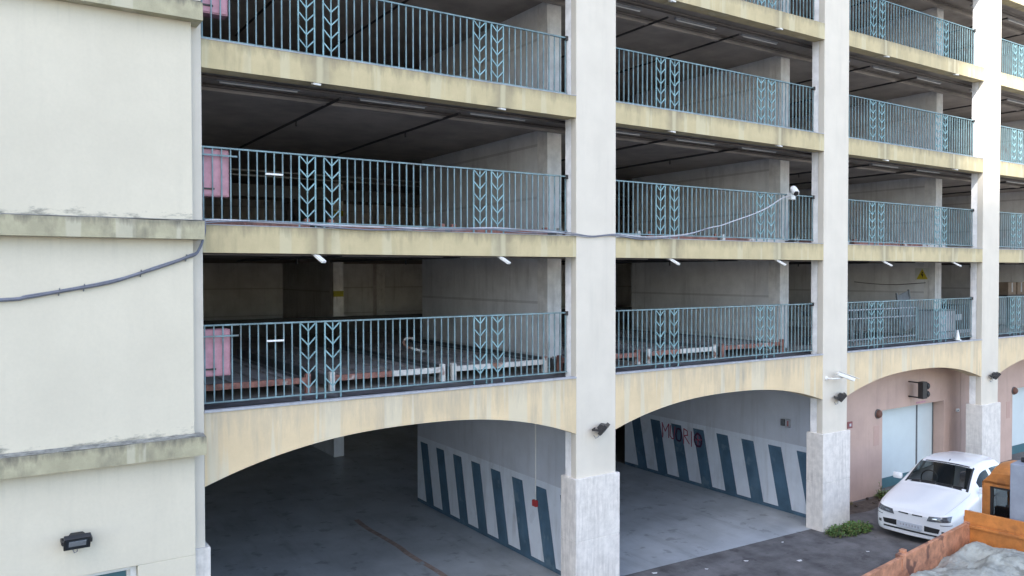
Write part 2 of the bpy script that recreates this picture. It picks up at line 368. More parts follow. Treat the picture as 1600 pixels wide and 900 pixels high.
# ------------------------------------------------------------------ the stair tower on the left
T = thing('stair_tower', (-2, -.2, 0), 'plain pale cream wall with weathered ledges at the left edge', 'building')
yw = -.22
door = (-.6, 1.66, 2.40)
m = MB().box(XL, yw, 2.40, 2.50, .9, 20.6).box(1.74, yw, 0, 2.50, .9, 2.40).box(XL, yw, 0, -.6, .9, 2.40)
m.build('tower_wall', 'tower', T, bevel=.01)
d = MB().box(-.6, .0, 0, 1.66, .05, 2.33).build('door', 'teal', T)
MB().box(1.66, -.12, 0, 1.735, .0, 2.395).box(-.6, -.12, 2.335, 1.66, .0, 2.395).build('door_frame', 'white', d)
for zl0, zl1 in ((3.86, 4.12), (6.91, 7.17), (9.98, 10.24), (13.05, 13.31), (16.1, 16.36)):
    # lightly wavy, chipped upper edge
    n = 60; m = MB(); x0, x1 = XL, 2.62
    rows = []
    for k in range(n+1):
        x = x0+(x1-x0)*k/n; jz = random.uniform(-.008, .006)
        rows.append([(x, -.40, zl0), (x, -.40+random.uniform(0, .006), zl1-.012+jz), (x, -.385, zl1+jz), (x, yw+.001, zl1+.015), (x, yw+.001, zl0)])
    b0 = len(m.v)
    for r in rows: m.v += r
    for k in range(n):
        for j in range(5):
            a = b0+k*5+j; b = b0+k*5+(j+1) % 5; m.f.append((a, b, b+5, a+5))
    m.f.append(tuple(b0+j for j in range(5))); m.f.append(tuple(b0+n*5+j for j in range(5)))
    l = m.build('ledge', 'ledge', T)
    MB().box(2.502, yw, zl0+.001, 2.62, -.005, zl1-.01).build('ledge_return', 'ledge', l)
    mt = MB()
    for k in range(n):
        x = x0+(x1-x0-.01)*k/n; xx = x0+(x1-x0-.01)*(k+1)/n
        a = random.uniform(0, .035); mt.quad([(x, -.39, zl1+.004), (xx, -.39, zl1+.004), (xx, yw-.002, zl1+.024), (x, yw-.002, zl1+.024)])
    mt.build('ledge_dirt', 'ledgetop', l)

# ------------------------------------------------------------------ railings
YR = .30
bal = {}
def railing(bay, k):
    z0 = ZF[k]; x0, x1 = PX[bay][1]+.0, PX[bay+1][0]; off = B*bay+(0.0 if bay else 0)
    top = z0+(1.265 if k == 0 else 1.18); bot = z0+.10
    fl = ['lowest', 'second', 'third', 'fourth', 'topmost'][k]
    wh = bn[bay]
    t = thing('railing', ((x0+x1)/2, YR, z0), f'teal railing on the {fl} open floor, {wh}', 'railing', 'teal railings with chevron panels')
    m = MB().box(x0-.02, YR-.022, top-.012, x1+.02, YR+.022, top+.012); m.build('handrail', 'rail', t)
    MB().box(x0, YR-.015, bot-.012, x1, YR+.015, bot+.012).build('bottom_rail', 'rail', t)
    MB().box(x1-.05, YR-.04, top-.05, x1+.01, YR+.04, top+.03).build('wall_bracket', 'darksteel', t)
    cx = [4.22+off, 4.63+off, 7.45+off, 7.83+off]
    key = k == 0
    if ('c', key) not in bal:
        m = MB(); h = top-bot; W = .265
        for x in (0, W): m.box(x-.011, -.011, -.09 if key else -.09, x+.011, .011, h-.012)
        m.box(W/2-.009, -.009, .012, W/2+.009, .009, h-.012)
        n = 5; st = (h-.02)/n
        for q in range(n):
            zt_ = h-.02-q*st
            for s in (0, 1):
                xa = .012 if s == 0 else W-.012
                m.bar((xa, 0, zt_), (W/2, 0, zt_-.125), .014, .020)
        me = m.build('chevron_panel', mat_ch, None).data
        o = bpy.data.objects[-1] if False else None
        bal[('c', key)] = me
        for ob in list(C.objects):
            if ob.data == me: bpy.data.objects.remove(ob)
        m = MB().box(-.009, -.011, .012, .009, .011, h-.012); me = m.build('baluster', 'rail').data
        bal[('b', key)] = me
        for ob in list(C.objects):
            if ob.data == me: bpy.data.objects.remove(ob)
    def put(name, me, x):
        o = bpy.data.objects.new(name, me); C.objects.link(o); o.parent = t; o.location = (x-t.location.x, 0, bot-z0)
    for c in cx: put('chevron_panel', bal[('c', key)], c)
    def fill(a, b, ends):
        n = max(1, round((b-a)/.134)); 
        for j in range(1 if ends[0] else 0, n+(0 if ends[1] else 1)): put('baluster', bal[('b', key)], a+(b-a)*j/n)
    fill(x0+.08, cx[0], (0, 1)); fill(cx[1]+.265, cx[2], (1, 1)); fill(cx[3]+.265, x1-.04, (1, 0))
mat_ch = mat('bright_teal_chevron_paint', (.18, .315, .345), var=.22, scale=6, rough=.5, bump=0)
for bay in range(4):
    for k in range(5):
        if bay == 0 and k > 3-0 and k != 3: continue
        if bay == 0 and k == 4: continue
        if bay == 1 and k > 3: continue
        if bay == 2 and k > 4: continue
        railing(bay, k)

# ------------------------------------------------------------------ parking platforms (lift pallets)
def platform(x0, x1, z, mm, label, wear=None):
    t = thing('parking_platform', ((x0+x1)/2, 1.1, z), label, 'platform', 'car lift platforms on the parking floors')
    m = MB().box(x0+.05, 1.2, z+.17, x1-.05, 7.3, z+.20)
    L_ = x1-x0
    for fx in (.16, .38, .62, .84): m.box(x0+L_*fx-.03, 1.21, z+.201, x0+L_*fx+.03, 7.29, z+.235)
    m.build('deck', 'deck', t)
    MB().box(x0+.04, 1.14, z+.06, x0+.10, 7.3, z+.245).box(x1-.10, 1.14, z+.06, x1-.04, 7.3, z+.245).build('side_rail', 'greysteel', t)
    if wear is None:
        MB().box(x0+.06, 1.06, z+.17, x1-.06, 1.13, z+.27).build('front_bar', mm, t, bevel=.008)
    else:
        xm = x0+(x1-x0)*wear
        MB().box(x0+.06, 1.06, z+.17, xm, 1.13, z+.27).build('front_bar', 'rust', t, bevel=.008)
        MB().box(xm+.002, 1.058, z+.168, x1-.06, 1.132, z+.272).build('front_bar', mm, t, bevel=.008)
    for x in (x0, x1-.09):
        MB().box(x, 1.05, z+.0, x+.09, 1.14, z+.33).build('end_bracket', mm, t, bevel=.008)
    return t
bayn = bn
_unused = ['bay beside the stair tower', 'bay between the two nearest full pillars', 'bay above the white car']
for bay in (0, 1, 2):
    for k in (0, 1):
        off = B*bay
        if bay == 2 and k == 0: continue
        fl = 'lowest' if k == 0 else 'second'
        spans = [(2.72, 4.66, 'left'), (5.0, 7.27, 'middle'), (7.42, 9.66, 'right')] if bay == 0 else [(9.95+(off-B), 12.22+(off-B), 'left'), (12.46+(off-B), 14.70+(off-B), 'middle'), (14.88+(off-B), 17.20+(off-B), 'right')]
        for j, (a, b, nm) in enumerate(spans):
            if bay == 0 and k == 0:
                mm, wr, ds = [('rust', None, 'rusty bar'), ('whiteworn', .52, 'half white bar'), ('whiteworn', None, 'clean white bar')][j]
            else:
                mm, wr = ('rust', None) if (j+k) % 2 == 0 else ('rust', .45)
                if bay: mm = 'rust' if wr is None else 'whiteworn'
                ds = 'rusty bar' if wr is None else 'half white bar'
            platform(a, b, ZF[k]-(.11 if k else 0), mm, f'{nm} car platform, {ds}, {fl} open floor, {bayn[bay]}', wr)

# ------------------------------------------------------------------ ceiling pipes and tube lamps
fln = ['ground', 'lowest open', 'second open', 'third open', 'fourth open', 'fifth open']
for k in range(1, 5):
    zc = ZB[k]+.12
    for y, r, dz in ((.62, .028, .10), (.80, .02, .06), (1.35, .03, .07)):
        o = MB().tube([(2.0, y, zc-dz), (XR-.5, y, zc-dz)], r).build('ceiling_pipe', 'pipe')
        tag(o, f'long brown pipe under the {fln[k]} floor ceiling, {"front" if y<.7 else "thin middle" if y<1 else "rear"} one of three', 'pipe', 'pipes along the ceilings')
    for bay in range(4):
        off = B*bay
        for j, x in enumerate((5.15, 7.50)):
            o = MB().tube([(x+off, .9, zc-.12), (x+off, 7.6, zc-.12)], .026).tube([(x+off, 3.2, zc-.12), (x+off, 3.2, zc-.24)], .018).build('sprinkler_pipe', 'darksteel')
            tag(o, f'{["left","right"][j]} dark pipe under the {fln[k]} floor ceiling, {bn[bay]}', 'pipe', 'pipes running into the garage')
        for j, x in enumerate((3.15, 5.55, 7.8)):
            if k == 1 and bay > 0 and j: pass
            t = thing('tube_lamp', (x+off, 1.08, zc-.14), f'{["left","middle","right"][j]} tube lamp under the {fln[k]} floor ceiling, {bn[bay]}', 'lamp', 'tube lamps under the ceilings')
            MB().box(x+off, 1.05, zc-.04, x+off+1.35, 1.10, zc-.005).build('housing', 'flash', t)
            MB().tube([(x+off+.04, 1.075, zc-.058), (x+off+1.31, 1.075, zc-.058)], .016).build('tube', 'white', t)
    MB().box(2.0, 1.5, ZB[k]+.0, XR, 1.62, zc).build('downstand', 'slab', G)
# faint horizontal tray
# ------------------------------------------------------------------ rain spouts
for k in (1, 2, 3):
    for i, x in enumerate((4.40, 7.87, 12.15, 15.63, 20.0, 23.5)):
        z = ZB[k]-.0; bay = i//2
        lab = f'{["left","right"][i%2]} white spout under the {["","lowest","second","third"][k]} yellow beam, {bn[bay]}'
        m = MB()
        if k == 1: m.bar((x-.02, .12, z+.02), (x+.06, -.14, z-.13), .085, .04)
        else: m.bar((x, .10, z+.0), (x+.02, -.03, z-.035), .11, .03)
        tag(m.build('drain_spout', 'white', bevel=.006), lab, 'spout', 'white spouts under the floor beams')

# ------------------------------------------------------------------ pink cabinets in the first bay
for k, z in ((0, 4.87), (1, 7.59), (2, 10.33)):
    fl = ['lowest', 'second', 'third'][k]
    t = thing('hose_cabinet', (2.9, .45, z), f'pink cabinet behind the railing of the {fl} open floor', 'cabinet', 'pink cabinets at the stair tower')
    MB().box(2.70, .36, z, 3.15, .58, z+.71).build('box', 'cabinet', t, bevel=.01)
    MB().box(2.72, .345, z+.02, 3.13, .358, z+.69).build('cabinet_door', 'cabinet', t, bevel=.004)
    MB().box(2.78, .325, z+.10, 2.93, .343, z+.125).build('handle', 'darksteel', t)
    MB().box(2.69, .262, z+.60, 3.25, .284, z+.625).build('bracket', 'rail', t)
for k, (x, z) in ((0, (3.68, 5.36)), (1, (3.68, 7.96))):
    fl = ['lowest', 'second'][k]
    tag(MB().box(x, .262, z, x+.27, .285, z+.028).build('white_strip', 'white'), f'short white strip across the railing bars of the {fl} open floor', 'strip', 'white strips on the railings')

# ------------------------------------------------------------------ floodlights
def floodlight(x, y, z, label, yaw, s=1.):
    t = thing('floodlight', (x, y, z), label, 'floodlight', 'black floodlights on the walls', rz=yaw)
    # local frame: -y out of wall ; tilted head
    a = R(38); ax = Vector((1, 0, 0)); fwd = Vector((0, -math.cos(a), -math.sin(a))); upv = ax.cross(fwd)*-1
    c = Vector((0, -.20*s, 0))
    hb = MB().obox(c, (ax, upv, fwd), (.155*s, .115*s, .035*s)); n = len(hb.v)
    hb.v += [tuple(c-fwd*.035*s+ax*sx*.12*s+upv*sy*.08*s) for sx, sy in ((-1, -1), (1, -1), (1, 1), (-1, 1))]+[tuple(c-fwd*.12*s+ax*sx*.07*s+upv*sy*.045*s) for sx, sy in ((-1, -1), (1, -1), (1, 1), (-1, 1))]
    for q in ((0, 1, 5, 4), (1, 2, 6, 5), (2, 3, 7, 6), (3, 0, 4, 7), (4, 5, 6, 7)): hb.f.append(tuple(n+i for i in q))
    h = hb.build('housing', 'black', t, bevel=.008*s, local=True)
    MB().obox(c+fwd*.038*s, (ax, upv, fwd), (.13*s, .09*s, .004*s)).build('glass', 'darkglass', h, local=True)
    MB().obox(c+fwd*.044*s+upv*.02*s, (ax, upv, fwd), (.10*s, .05*s, .003*s)).build('reflector', 'lens', h, local=True)
    for sx in (-1, 1): MB().bar((sx*.165*s, -.17*s, 0), (sx*.165*s, -.22*s, -.0), .016, .05*s).build('pivot', 'black', t, local=True)
    MB().bar((-.17*s, -.0, -.0), (-.17*s, -.19*s, -.0), .02, .04).bar((-.17*s, -.012, 0), (.17*s, -.012, 0), .02, .04).bar((.17*s, 0, 0), (.17*s, -.19*s, 0), .02, .04).build('bracket', 'black', t, local=True)
    MB().tube([(0, -.10*s, -.06*s), (.01, -.09, -.16*s), (-.02, -.04, -.19*s), (-.05, -.005, -.12*s)], .006, 6).build('cord', 'cable', t, local=True)
    return t
floodlight(.99, -.22, 2.93, 'black floodlight low on the pale cream stair tower wall', R(0))
floodlight(10.02, 0, 3.36, 'black floodlight on the nearest full pillar', R(38))
floodlight(17.78, 0, 3.31, 'black floodlight on the second pillar, below the white security camera', R(38))
floodlight(25.5, 0, 3.29, 'black floodlight on the pillar behind the white car', R(38))

# ------------------------------------------------------------------ security cameras
t = thing('security_camera', (17.5, 0, 3.84), 'white bullet security camera on a bracket on the second pillar above a floodlight', 'camera')
MB().lathe((17.45, 0, 3.80), (0, -1, 0), [(0, .055), (.02, .055), (.03, .04)]).build('wall_mount', 'white', t, smooth=True)
MB().tube([(17.45, -.02, 3.80), (17.47, -.14, 3.80), (17.68, -.20, 3.80), (17.78, -.22, 3.82)], .022).build('arm', 'white', t, smooth=True)
d = Vector((.86, -.38, -.34)).normalized(); sx = d.cross(Vector((0, 0, 1))).normalized(); uz = sx.cross(d)
c0 = Vector((17.62, -.20, 3.93))
bd = MB().obox(c0+d*.24, (sx, uz, d), (.055, .045, .24)).build('body', 'white', t, bevel=.015)
MB().obox(c0+d*.30+uz*.062, (sx, uz, d), (.068, .006, .27)).build('sunshield', 'white', t, bevel=.004)
MB().lathe(c0+d*.479, d, [(0, .036), (.006, .034)]).build('lens', 'darkglass', bd)
t = thing('security_camera', (16.22, .1, 8.26), 'white security camera on a railing at the end of the pale cable', 'camera')
MB().box(16.26, .16, 8.19, 16.44, .275, 8.37).build('junction_box', 'white', t, bevel=.02)
d = Vector((-.45, -.70, -.55)).normalized()
bd = MB().lathe((16.30, .14, 8.46), d, [(0, .02), (.01, .075), (.05, .085), (.24, .085), (.27, .075)], 18).build('body', 'white', t, smooth=True)
MB().lathe(Vector((16.30, .14, 8.46))+d*.268, d, [(0, .062), (.006, .06)]).build('lens', 'black', bd)

# ------------------------------------------------------------------ cables
def smooth_path(p, n=6):
    p = [Vector(q) for q in p]; out = []
    for i in range(len(p)-1):
        a, b, c, d_ = p[max(i-1, 0)], p[i], p[i+1], p[min(i+2, len(p)-1)]
        for k in range(n):
            t_ = k/n; out.append(.5*((2*b)+(c-a)*t_+(2*a-5*b+4*c-d_)*t_**2+(3*b-a-3*c+d_)*t_**3))
    out.append(p[-1]); return out
P1 = [(-1.5, -.25, 6.02), (0.18, -.25, 6.09), (.46, -.25, 6.12), (.83, -.25, 6.19), (1.41, -.25, 6.30), (1.81, -.25, 6.43), (2.18, -.25, 6.56), (2.43, -.25, 6.66), (2.53, -.24, 6.70), (2.60, -.15, 6.78), (2.66, -.05, 6.88), (2.70, -.04, 7.05), (2.70, -.03, 7.20)]
t = thing('cable_bundle', (0, -.25, 6.1), 'thick grey cable bundle sagging across the pale cream stair tower wall', 'cable')
pp = smooth_path(P1)
cb = MB().tube(pp, .018, 8); cb.tube([q+Vector((0, -.004, .022+.004*math.sin(i*.6))) for i, q in enumerate(pp)], .012, 8); cb.tube([q+Vector((0, -.018, .006)) for q in pp], .010, 6)
cb.build('cables', 'cable', t, smooth=True)
for x in (.83, 1.15, 1.81, 2.40):
    q = min(pp, key=lambda v: abs(v.x-x)); MB().bar((q.x-.006, q.y+.01, q.z-.045), (q.x+.006, q.y-.015, q.z+.05), .014, .03).build('clip', 'greysteel', t)
P2 = [(2.70, -.03, 7.20), (3.0, -.03, 7.215), (3.93, -.03, 7.20), (5.53, -.03, 7.185), (6.74, -.03, 7.195), (7.65, -.03, 7.24), (8.5, -.03, 7.215), (8.94, -.03, 7.21), (9.42, -.03, 7.17), (9.93, -.03, 7.13), (10.53, -.03, 7.20), (11.19, -.03, 7.165), (11.81, -.03, 7.18), (12.6, -.03, 7.26), (13.25, -.03, 7.41), (13.6, -.03, 7.47), (14.07, -.03, 7.60), (14.6, -.02, 7.74), (15.16, 0, 7.92), (15.85, .08, 8.20), (16.26, .16, 8.26)]
t = thing('cable_bundle', (8, -.03, 7.2), 'pale cable sagging across the nearest pillar and up to the railing camera', 'cable')
pp = smooth_path(P2)
MB().tube(pp, .014, 8).build('main_cable', 'cable_l', t, smooth=True)
pq = [q+Vector((0, -.006, .03*math.sin(q.x*2.1)-.02)) for q in pp if q.x < 12.0]
MB().tube(pq, .011, 8).build('second_cable', 'cable', t, smooth=True)
pq = [q+Vector((0, -.012, .03*math.sin(q.x*1.3+2))) for q in pp if 5.5 < q.x < 13.2]
MB().tube(pq, .007, 6).build('thin_cable', 'cable', t, smooth=True)
tag(MB().tube(smooth_path([(25.62, 4.6, 6.10), (25.62, 3.9, 6.04), (25.62, 3.1, 6.02), (25.62, 2.05, 6.09)]), .012, 6).build('cable', 'black'), 'thin black cable sagging across the grey wall below the yellow warning sign', 'cable')
tag(MB().tube(smooth_path([(8.7, .62, 3.66), (8.95, .60, 3.60), (9.2, .60, 3.585), (9.32, .60, 3.62), (9.1, .62, 3.64)]), .014, 6).build('loose_cable', 'black'), 'short loop of black cable hanging under the arch left of the nearest pillar', 'cable')

# ------------------------------------------------------------------ wall fittings
t = thing('alarm_button', (10.16, 2.18, 1.35), 'red alarm button with a white conduit on the striped wall of the first bay', 'alarm button')
MB().box(10.09, 2.10, 1.27, 10.16, 2.24, 1.41).build('box', 'red', t, bevel=.01)
MB().tube([(10.14, 2.17, 1.41), (10.14, 2.17, 3.9)], .016).build('conduit', 'white', t)
t = thing('alarm_siren', (17.86, 1.42, 2.4), 'small red and white alarm box high on the grey wall above the blue stripes', 'alarm')
MB().box(17.82, 1.37, 2.30, 17.89, 1.50, 2.52).build('box', 'flash', t, bevel=.008)
MB().box(17.812, 1.385, 2.34, 17.819, 1.43, 2.48).build('red_panel', mat('faded_red', (.35, .14, .14)), t)
MB().box(17.84, 1.54, 2.32, 17.89, 1.66, 2.50).build('side_box', 'greysteel', t, bevel=.008)
t = thing('sign_plate', (18.42, -.05, 2.42), 'small square reddish plate with a white centre at the second pillar edge', 'sign')
MB().box(18.32, -.030, 2.45, 18.52, -.006, 2.62).build('plate', mat('dark_red_paint', (.20, .07, .07)), t, bevel=.004)
MB().box(18.38, -.036, 2.50, 18.46, -.031, 2.57).build('white_centre', 'flash', t)
for x, lb in ((21.44, 'small brown oval wall lamp left of the pale sliding door'), (29.5, 'small brown oval wall lamp on the pink wall at the right edge of the photo')):
    t = thing('bulkhead_lamp', (x, 1.1, 2.36), lb, 'lamp', 'oval wall lamps')
    MB().lathe((x, 1.099, 2.36), (0, -1, 0), [(0, .12), (.05, .12), (.10, .09), (.13, .04)], 18).build('cover', mat('brown_lamp', (.16, .08, .06)), t, smooth=True)
    MB().lathe((x, 1.10, 2.36), (0, -1, 0), [(0, .14), (.03, .14)], 18).build('rim', 'greysteel', t, smooth=True)
t = thing('traffic_light', (23.1, .9, 2.9), 'black two lamp traffic light on brackets above the pale sliding door', 'traffic light')
hb = MB().box(23.0, .64, 2.70, 23.24, .80, 3.20).build('housing', 'black', t, bevel=.015)
for z in (2.83, 3.07):
    MB().lathe((23.235, .72, z), (1, -.1, -.1), [(0, .10), (.10, .105), (.105, .09)], 14).build('visor', 'black', hb, smooth=True)
for z in (2.73, 3.17):
    MB().bar((23.03, 1.10, z), (23.03, .79, z), .035).build('bracket', 'black', t)
tag(MB().box(23.45, 1.092, 2.47, 23.95, 1.0995, 2.52).build('sign_strip', 'cabinet'), 'thin reddish strip on the pink wall right under the traffic light', 'strip')
for y, (x, z, lb) in enumerate(((25.78, 2.05, 'small white intercom box on the pink wall, upper one beside the third pillar'),)):
    t = thing('intercom', (x, 1.1, z), lb, 'intercom')
    MB().box(x-.07, 1.04, z-.05, x+.07, 1.099, z+.05).build('box', 'white', t, bevel=.01)
    MB().box(x-.05, 1.034, z-.02, x+.0, 1.039, z+.02).build('speaker', 'greysteel', t)
t = thing('warning_sign', (25.63, 2.16, 6.37), 'square warning sign with a yellow triangle and black bolt high on the grey partition wall', 'sign')
MB().box(25.632, 1.93, 6.18, 25.643, 2.41, 6.57).build('plate', mat('dull_sign_white', (.66, .68, .64)), t)
MB().quad([(25.628, 2.36, 6.21), (25.628, 1.98, 6.21), (25.628, 2.17, 6.55)]).build('triangle', 'yellow', t)
MB().quad([(25.624, 2.215, 6.35), (25.624, 2.125, 6.37), (25.624, 2.135, 6.335), (25.624, 2.165, 6.24), (25.624, 2.175, 6.32)]).quad([(25.624, 2.175, 6.45), (25.624, 2.135, 6.45), (25.624, 2.165, 6.36), (25.624, 2.205, 6.35)]).build('bolt', 'black', t)
for k, z in ((0, 5.06), (1, 7.9)):
    tag(MB().box(10.16, 14.35, z+.55 if k == 0 else z+.52, 10.53, 14.378, z+.75 if k == 0 else z+.70).build('warning_stripe', mat('dull_yellow', (.45, .40, .05))), f'small yellow marking on the end of the deep inner column of the {["lowest","second"][k]} open floor', 'marking', 'yellow markings on inner columns')
tag(MB().box(18.40, .05, .9, 18.44, .10, 1.75).build('marker_post', 'red'), 'narrow dark red strip behind the right edge of the second pillar stone base', 'strip')

# graffiti MUORI + circled cross
def gstroke(m, pts, w=.036):
    pts = [Vector((p[0]+random.uniform(-.012, .012), p[1]+random.uniform(-.015, .015))) for p in pts]
    for a, b in zip(pts[:-1], pts[1:]):
        d_ = (b-a); l = d_.length; d_ = d_/l; nn = Vector((-d_.y, d_.x))*w/2; a2 = a-d_*w*.35; b2 = b+d_*w*.35
        q = [a2-nn, b2-nn, b2+nn, a2+nn]
        m.quad([(17.9-.012-.0003*len(m.f) % .002, 6.19-p.x, 1.17+p.y) for p in q])
def circ(cx, cy, rx, ry, n=14): return [(cx+rx*math.cos(2*math.pi*k/n), cy+ry*math.sin(2*math.pi*k/n)) for k in range(n+1)]
t = thing('graffiti', (17.88, 5.3, 1.17), 'graffiti reading MUORI with a crossed circle sprayed over the blue striped wall', 'graffiti')
m = MB()
gstroke(m, [(.03, .06), (.01, .50)]); gstroke(m, [(.0, .50), (.14, .28), (.29, .50)]); gstroke(m, [(.29, .50), (.30, .08)])
gstroke(m, [(.03, .06), (.05, .20)]); gstroke(m, [(.37, .47), (.36, .17), (.42, .07), (.52, .10), (.55, .46)])
m.build('red_letters', 'redspray', t)
m = MB(); gstroke(m, circ(.72, .25, .11, .20), .05); m.build('dark_letter', 'darkspray', t)
m = MB(); gstroke(m, [(.93, .03), (.94, .47), (1.08, .42), (1.10, .30), (.95, .25)]); gstroke(m, [(.98, .25), (1.16, .04)]); gstroke(m, [(1.25, .44), (1.26, .0)])
m.build('red_letters', 'redspray', t)
m = MB(); gstroke(m, circ(1.52, .22, .15, .20), .06); gstroke(m, [(1.40, .30), (1.64, .14)], .03); m.build('dark_letter', 'darkspray', t)
m = MB(); gstroke(m, [(1.38, .22), (1.66, .24)], .03); gstroke(m, [(1.52, .40), (1.52, .02)], .03); m.build('red_letters', 'redspray', t)

# ------------------------------------------------------------------ things stored on the lowest open floor
t = thing('metal_barrier', (21.2, .75, 4.38), 'long pale steel barrier standing behind the railing above the white car', 'barrier')
for z in (4.58, 5.16, 5.40): MB().tube([(19.2, .8, z), (22.9, .8, z)], .02).build('rail', 'flash', t)
for x in (19.2, 22.9): MB().tube([(x, .8, 4.40), (x, .8, 5.42)], .028).build('post', 'rail', t)
t = thing('steel_rack', (21.2, 1.9, 4.38), 'dark steel rack of upright bars standing behind the long pale barrier', 'rack')
m = MB()
for q in range(24): m.bar((19.3+q*.15, 1.7+.1*(q % 3), 4.4), (19.32+q*.15, 1.8, 5.45-.1*(q % 2)), .05)
m.build('bars', 'greysteel', t)
MB().box(19.2, 1.95, 4.4, 22.9, 2.0, 4.6).box(19.2, 1.95, 5.2, 22.9, 2.0, 5.35).build('frame', 'darksteel', t)
t = thing('leaning_screen', (23.3, 1.4, 4.4), 'dark steel panel leaning behind the railing in the third bay', 'panel')
MB().obox((23.55, 1.5, 5.25), ((1, 0, .25), (0, .25, 1), (0, 1, -.2)), (.33, .55, .02)).build('sheet', 'greysteel', t)
MB().bar((23.2, 1.42, 4.42), (23.2, 1.6, 5.8), .05).bar((23.85, 1.42, 4.42), (23.85, 1.6, 5.9), .05).build('frame', 'greysteel', t)
t = thing('metal_crate', (24.6, 1.0, 4.4), 'grey sheet metal crate behind the railing next to the leaning dark panel', 'crate')
MB().box(24.0, .75, 4.40, 25.0, 1.35, 5.25).build('box', 'flash', t, bevel=.01)
MB().box(23.98, .73, 5.252, 25.02, 1.37, 5.29).build('lid', 'greysteel', t)
MB().box(23.99, .738, 4.6, 25.0, .748, 4.64).build('band', 'greysteel', t)
t = thing('traffic_cone', (24.05, .13, 4.42), 'small white cone on the floor edge above the white car', 'cone')
MB().lathe((24.0, .17, 4.42), (0, 0, 1), [(.0, .10), (.02, .10), (.021, .07), (.28, .02), (.30, .015)]).build('cone', 'white', t, smooth=True)
MB().box(23.9, .08, 4.421, 24.1, .27, 4.435).build('base', 'greysteel', t)
t = thing('machine_cabinet', (27.5, 1.9, 4.39), 'dark machine cabinet with a white label behind the railing, left of the far pillar', 'machine')
MB().box(26.85, 1.9, 4.5, 28.2, 2.7, 5.32).build('cabinet', 'darksteel', t, bevel=.02)
MB().box(27.1, 1.885, 4.82, 27.6, 1.898, 5.02).build('label_plate', 'flash', t)
MB().box(26.8, 1.84, 4.39, 28.25, 1.90, 4.50).build('skid', 'flash', t)
for j, (x, z) in enumerate(((31.35, 5.60), (32.05, 5.60))):
    t = thing('cardboard_box', (x+.3, 2.4, z), ['left brown cardboard box standing on the dark shelf', 'right brown cardboard box standing on the dark shelf'][j], 'box', 'boxes on the shelf')
    MB().box(x, 2.15, z+.001, x+.6, 2.65, z+.46).build('carton', 'card', t, bevel=.01)
    MB().box(x+.25, 2.146, z+.1, x+.33, 2.149, z+.45).build('tape', 'flash', t)
t = thing('shelf', (31.9, 2.4, 4.4), 'dark steel shelf holding cardboard boxes on the lowest open floor', 'shelf')
MB().box(31.2, 2.1, 5.55, 32.8, 2.75, 5.60).build('board', 'darksteel', t)
for x in (31.2, 32.75):
    for y in (2.1, 2.70): MB().box(x, y, 4.4, x+.05, y+.05, 5.55).build('leg', 'darksteel', t)
t = thing('bent_pipe', (6.9, 3.6, 4.62), 'white bent pipe lying on the middle car platform of the lowest open floor', 'pipe')
a = [(8.03, 3.9, 4.95), (7.95, 3.92, 4.98), (7.85, 3.95, 4.96), (7.80, 3.95, 4.89), (7.83, 3.9, 4.81), (7.92, 3.8, 4.76), (8.04, 3.7, 4.72), (8.15, 3.6, 4.69)]
MB().tube(smooth_path(a), .028, 8).build('tube', 'whiteworn', t, smooth=True)
MB().tube([(8.15, 3.6, 4.68), (8.21, 3.59, 4.68)], .048, 8).build('end_cap', 'greysteel', t)

# ------------------------------------------------------------------ white hatchback
def catmull(p, t):
    n = len(p)-1; i = min(int(t), n-1); u = t-i
    a, b, c, d_ = p[max(i-1, 0)], p[i], p[i+1], p[min(i+2, n)]
    return .5*((2*b)+(c-a)*u+(2*a-5*b+4*c-d_)*u*u+(3*b-a-3*c+d_)*u**3)
# stations: x, then half-section [ (y,z) ... ] from sill to centreline top (8 points)
ST = [
 (-.02, [(0, .15), (0, .19), (0, .34), (0, .50), (0, .555), (0, .59), (0, .605), (0, .61)]),
 (0.00, [(.34, .15), (.48, .18), (.52, .34), (.50, .50), (.48, .56), (.44, .60), (.25, .62), (0, .625)]),
 (0.06, [(.58, .14), (.68, .17), (.71, .34), (.70, .50), (.67, .59), (.60, .655), (.33, .69), (0, .70)]),
 (0.22, [(.68, .14), (.78, .17), (.80, .34), (.80, .52), (.765, .64), (.68, .72), (.36, .76), (0, .775)]),
 (0.60, [(.74, .18), (.83, .22), (.85, .38), (.85, .58), (.81, .72), (.72, .80), (.38, .845), (0, .86)]),
 (1.05, [(.75, .18), (.84, .22), (.865, .40), (.865, .64), (.83, .80), (.74, .885), (.40, .93), (0, .945)]),
 (1.30, [(.75, .18), (.84, .22), (.87, .40), (.87, .66), (.84, .84), (.735, .945), (.42, .985), (0, 1.00)]),
 (1.60, [(.75, .18), (.84, .22), (.87, .40), (.87, .67), (.85, .87), (.68, 1.12), (.42, 1.175), (0, 1.19)]),
 (1.98, [(.75, .18), (.84, .22), (.87, .40), (.87, .68), (.855, .89), (.625, 1.31), (.40, 1.375), (0, 1.39)]),
 (2.45, [(.75, .18), (.84, .22), (.87, .40), (.87, .69), (.86, .90), (.61, 1.35), (.40, 1.425), (0, 1.44)]),
 (3.05, [(.75, .18), (.84, .22), (.87, .40), (.87, .69), (.855, .91), (.60, 1.32), (.39, 1.40), (0, 1.415)]),
 (3.45, [(.74, .18), (.83, .22), (.86, .40), (.86, .69), (.84, .92), (.585, 1.25), (.38, 1.34), (0, 1.355)]),
 (3.85, [(.70, .20), (.80, .24), (.83, .42), (.83, .68), (.80, .90), (.66, .98), (.40, 1.02), (0, 1.03)]),
 (4.10, [(.62, .22), (.72, .26), (.76, .42), (.76, .64), (.73, .84), (.60, .90), (.33, .92), (0, .925)]),
 (4.18, [(.35, .26), (.50, .30), (.55, .42), (.55, .60), (.52, .72), (.40, .76), (.25, .77), (0, .775)]),
]
NU = 6; NV = 5
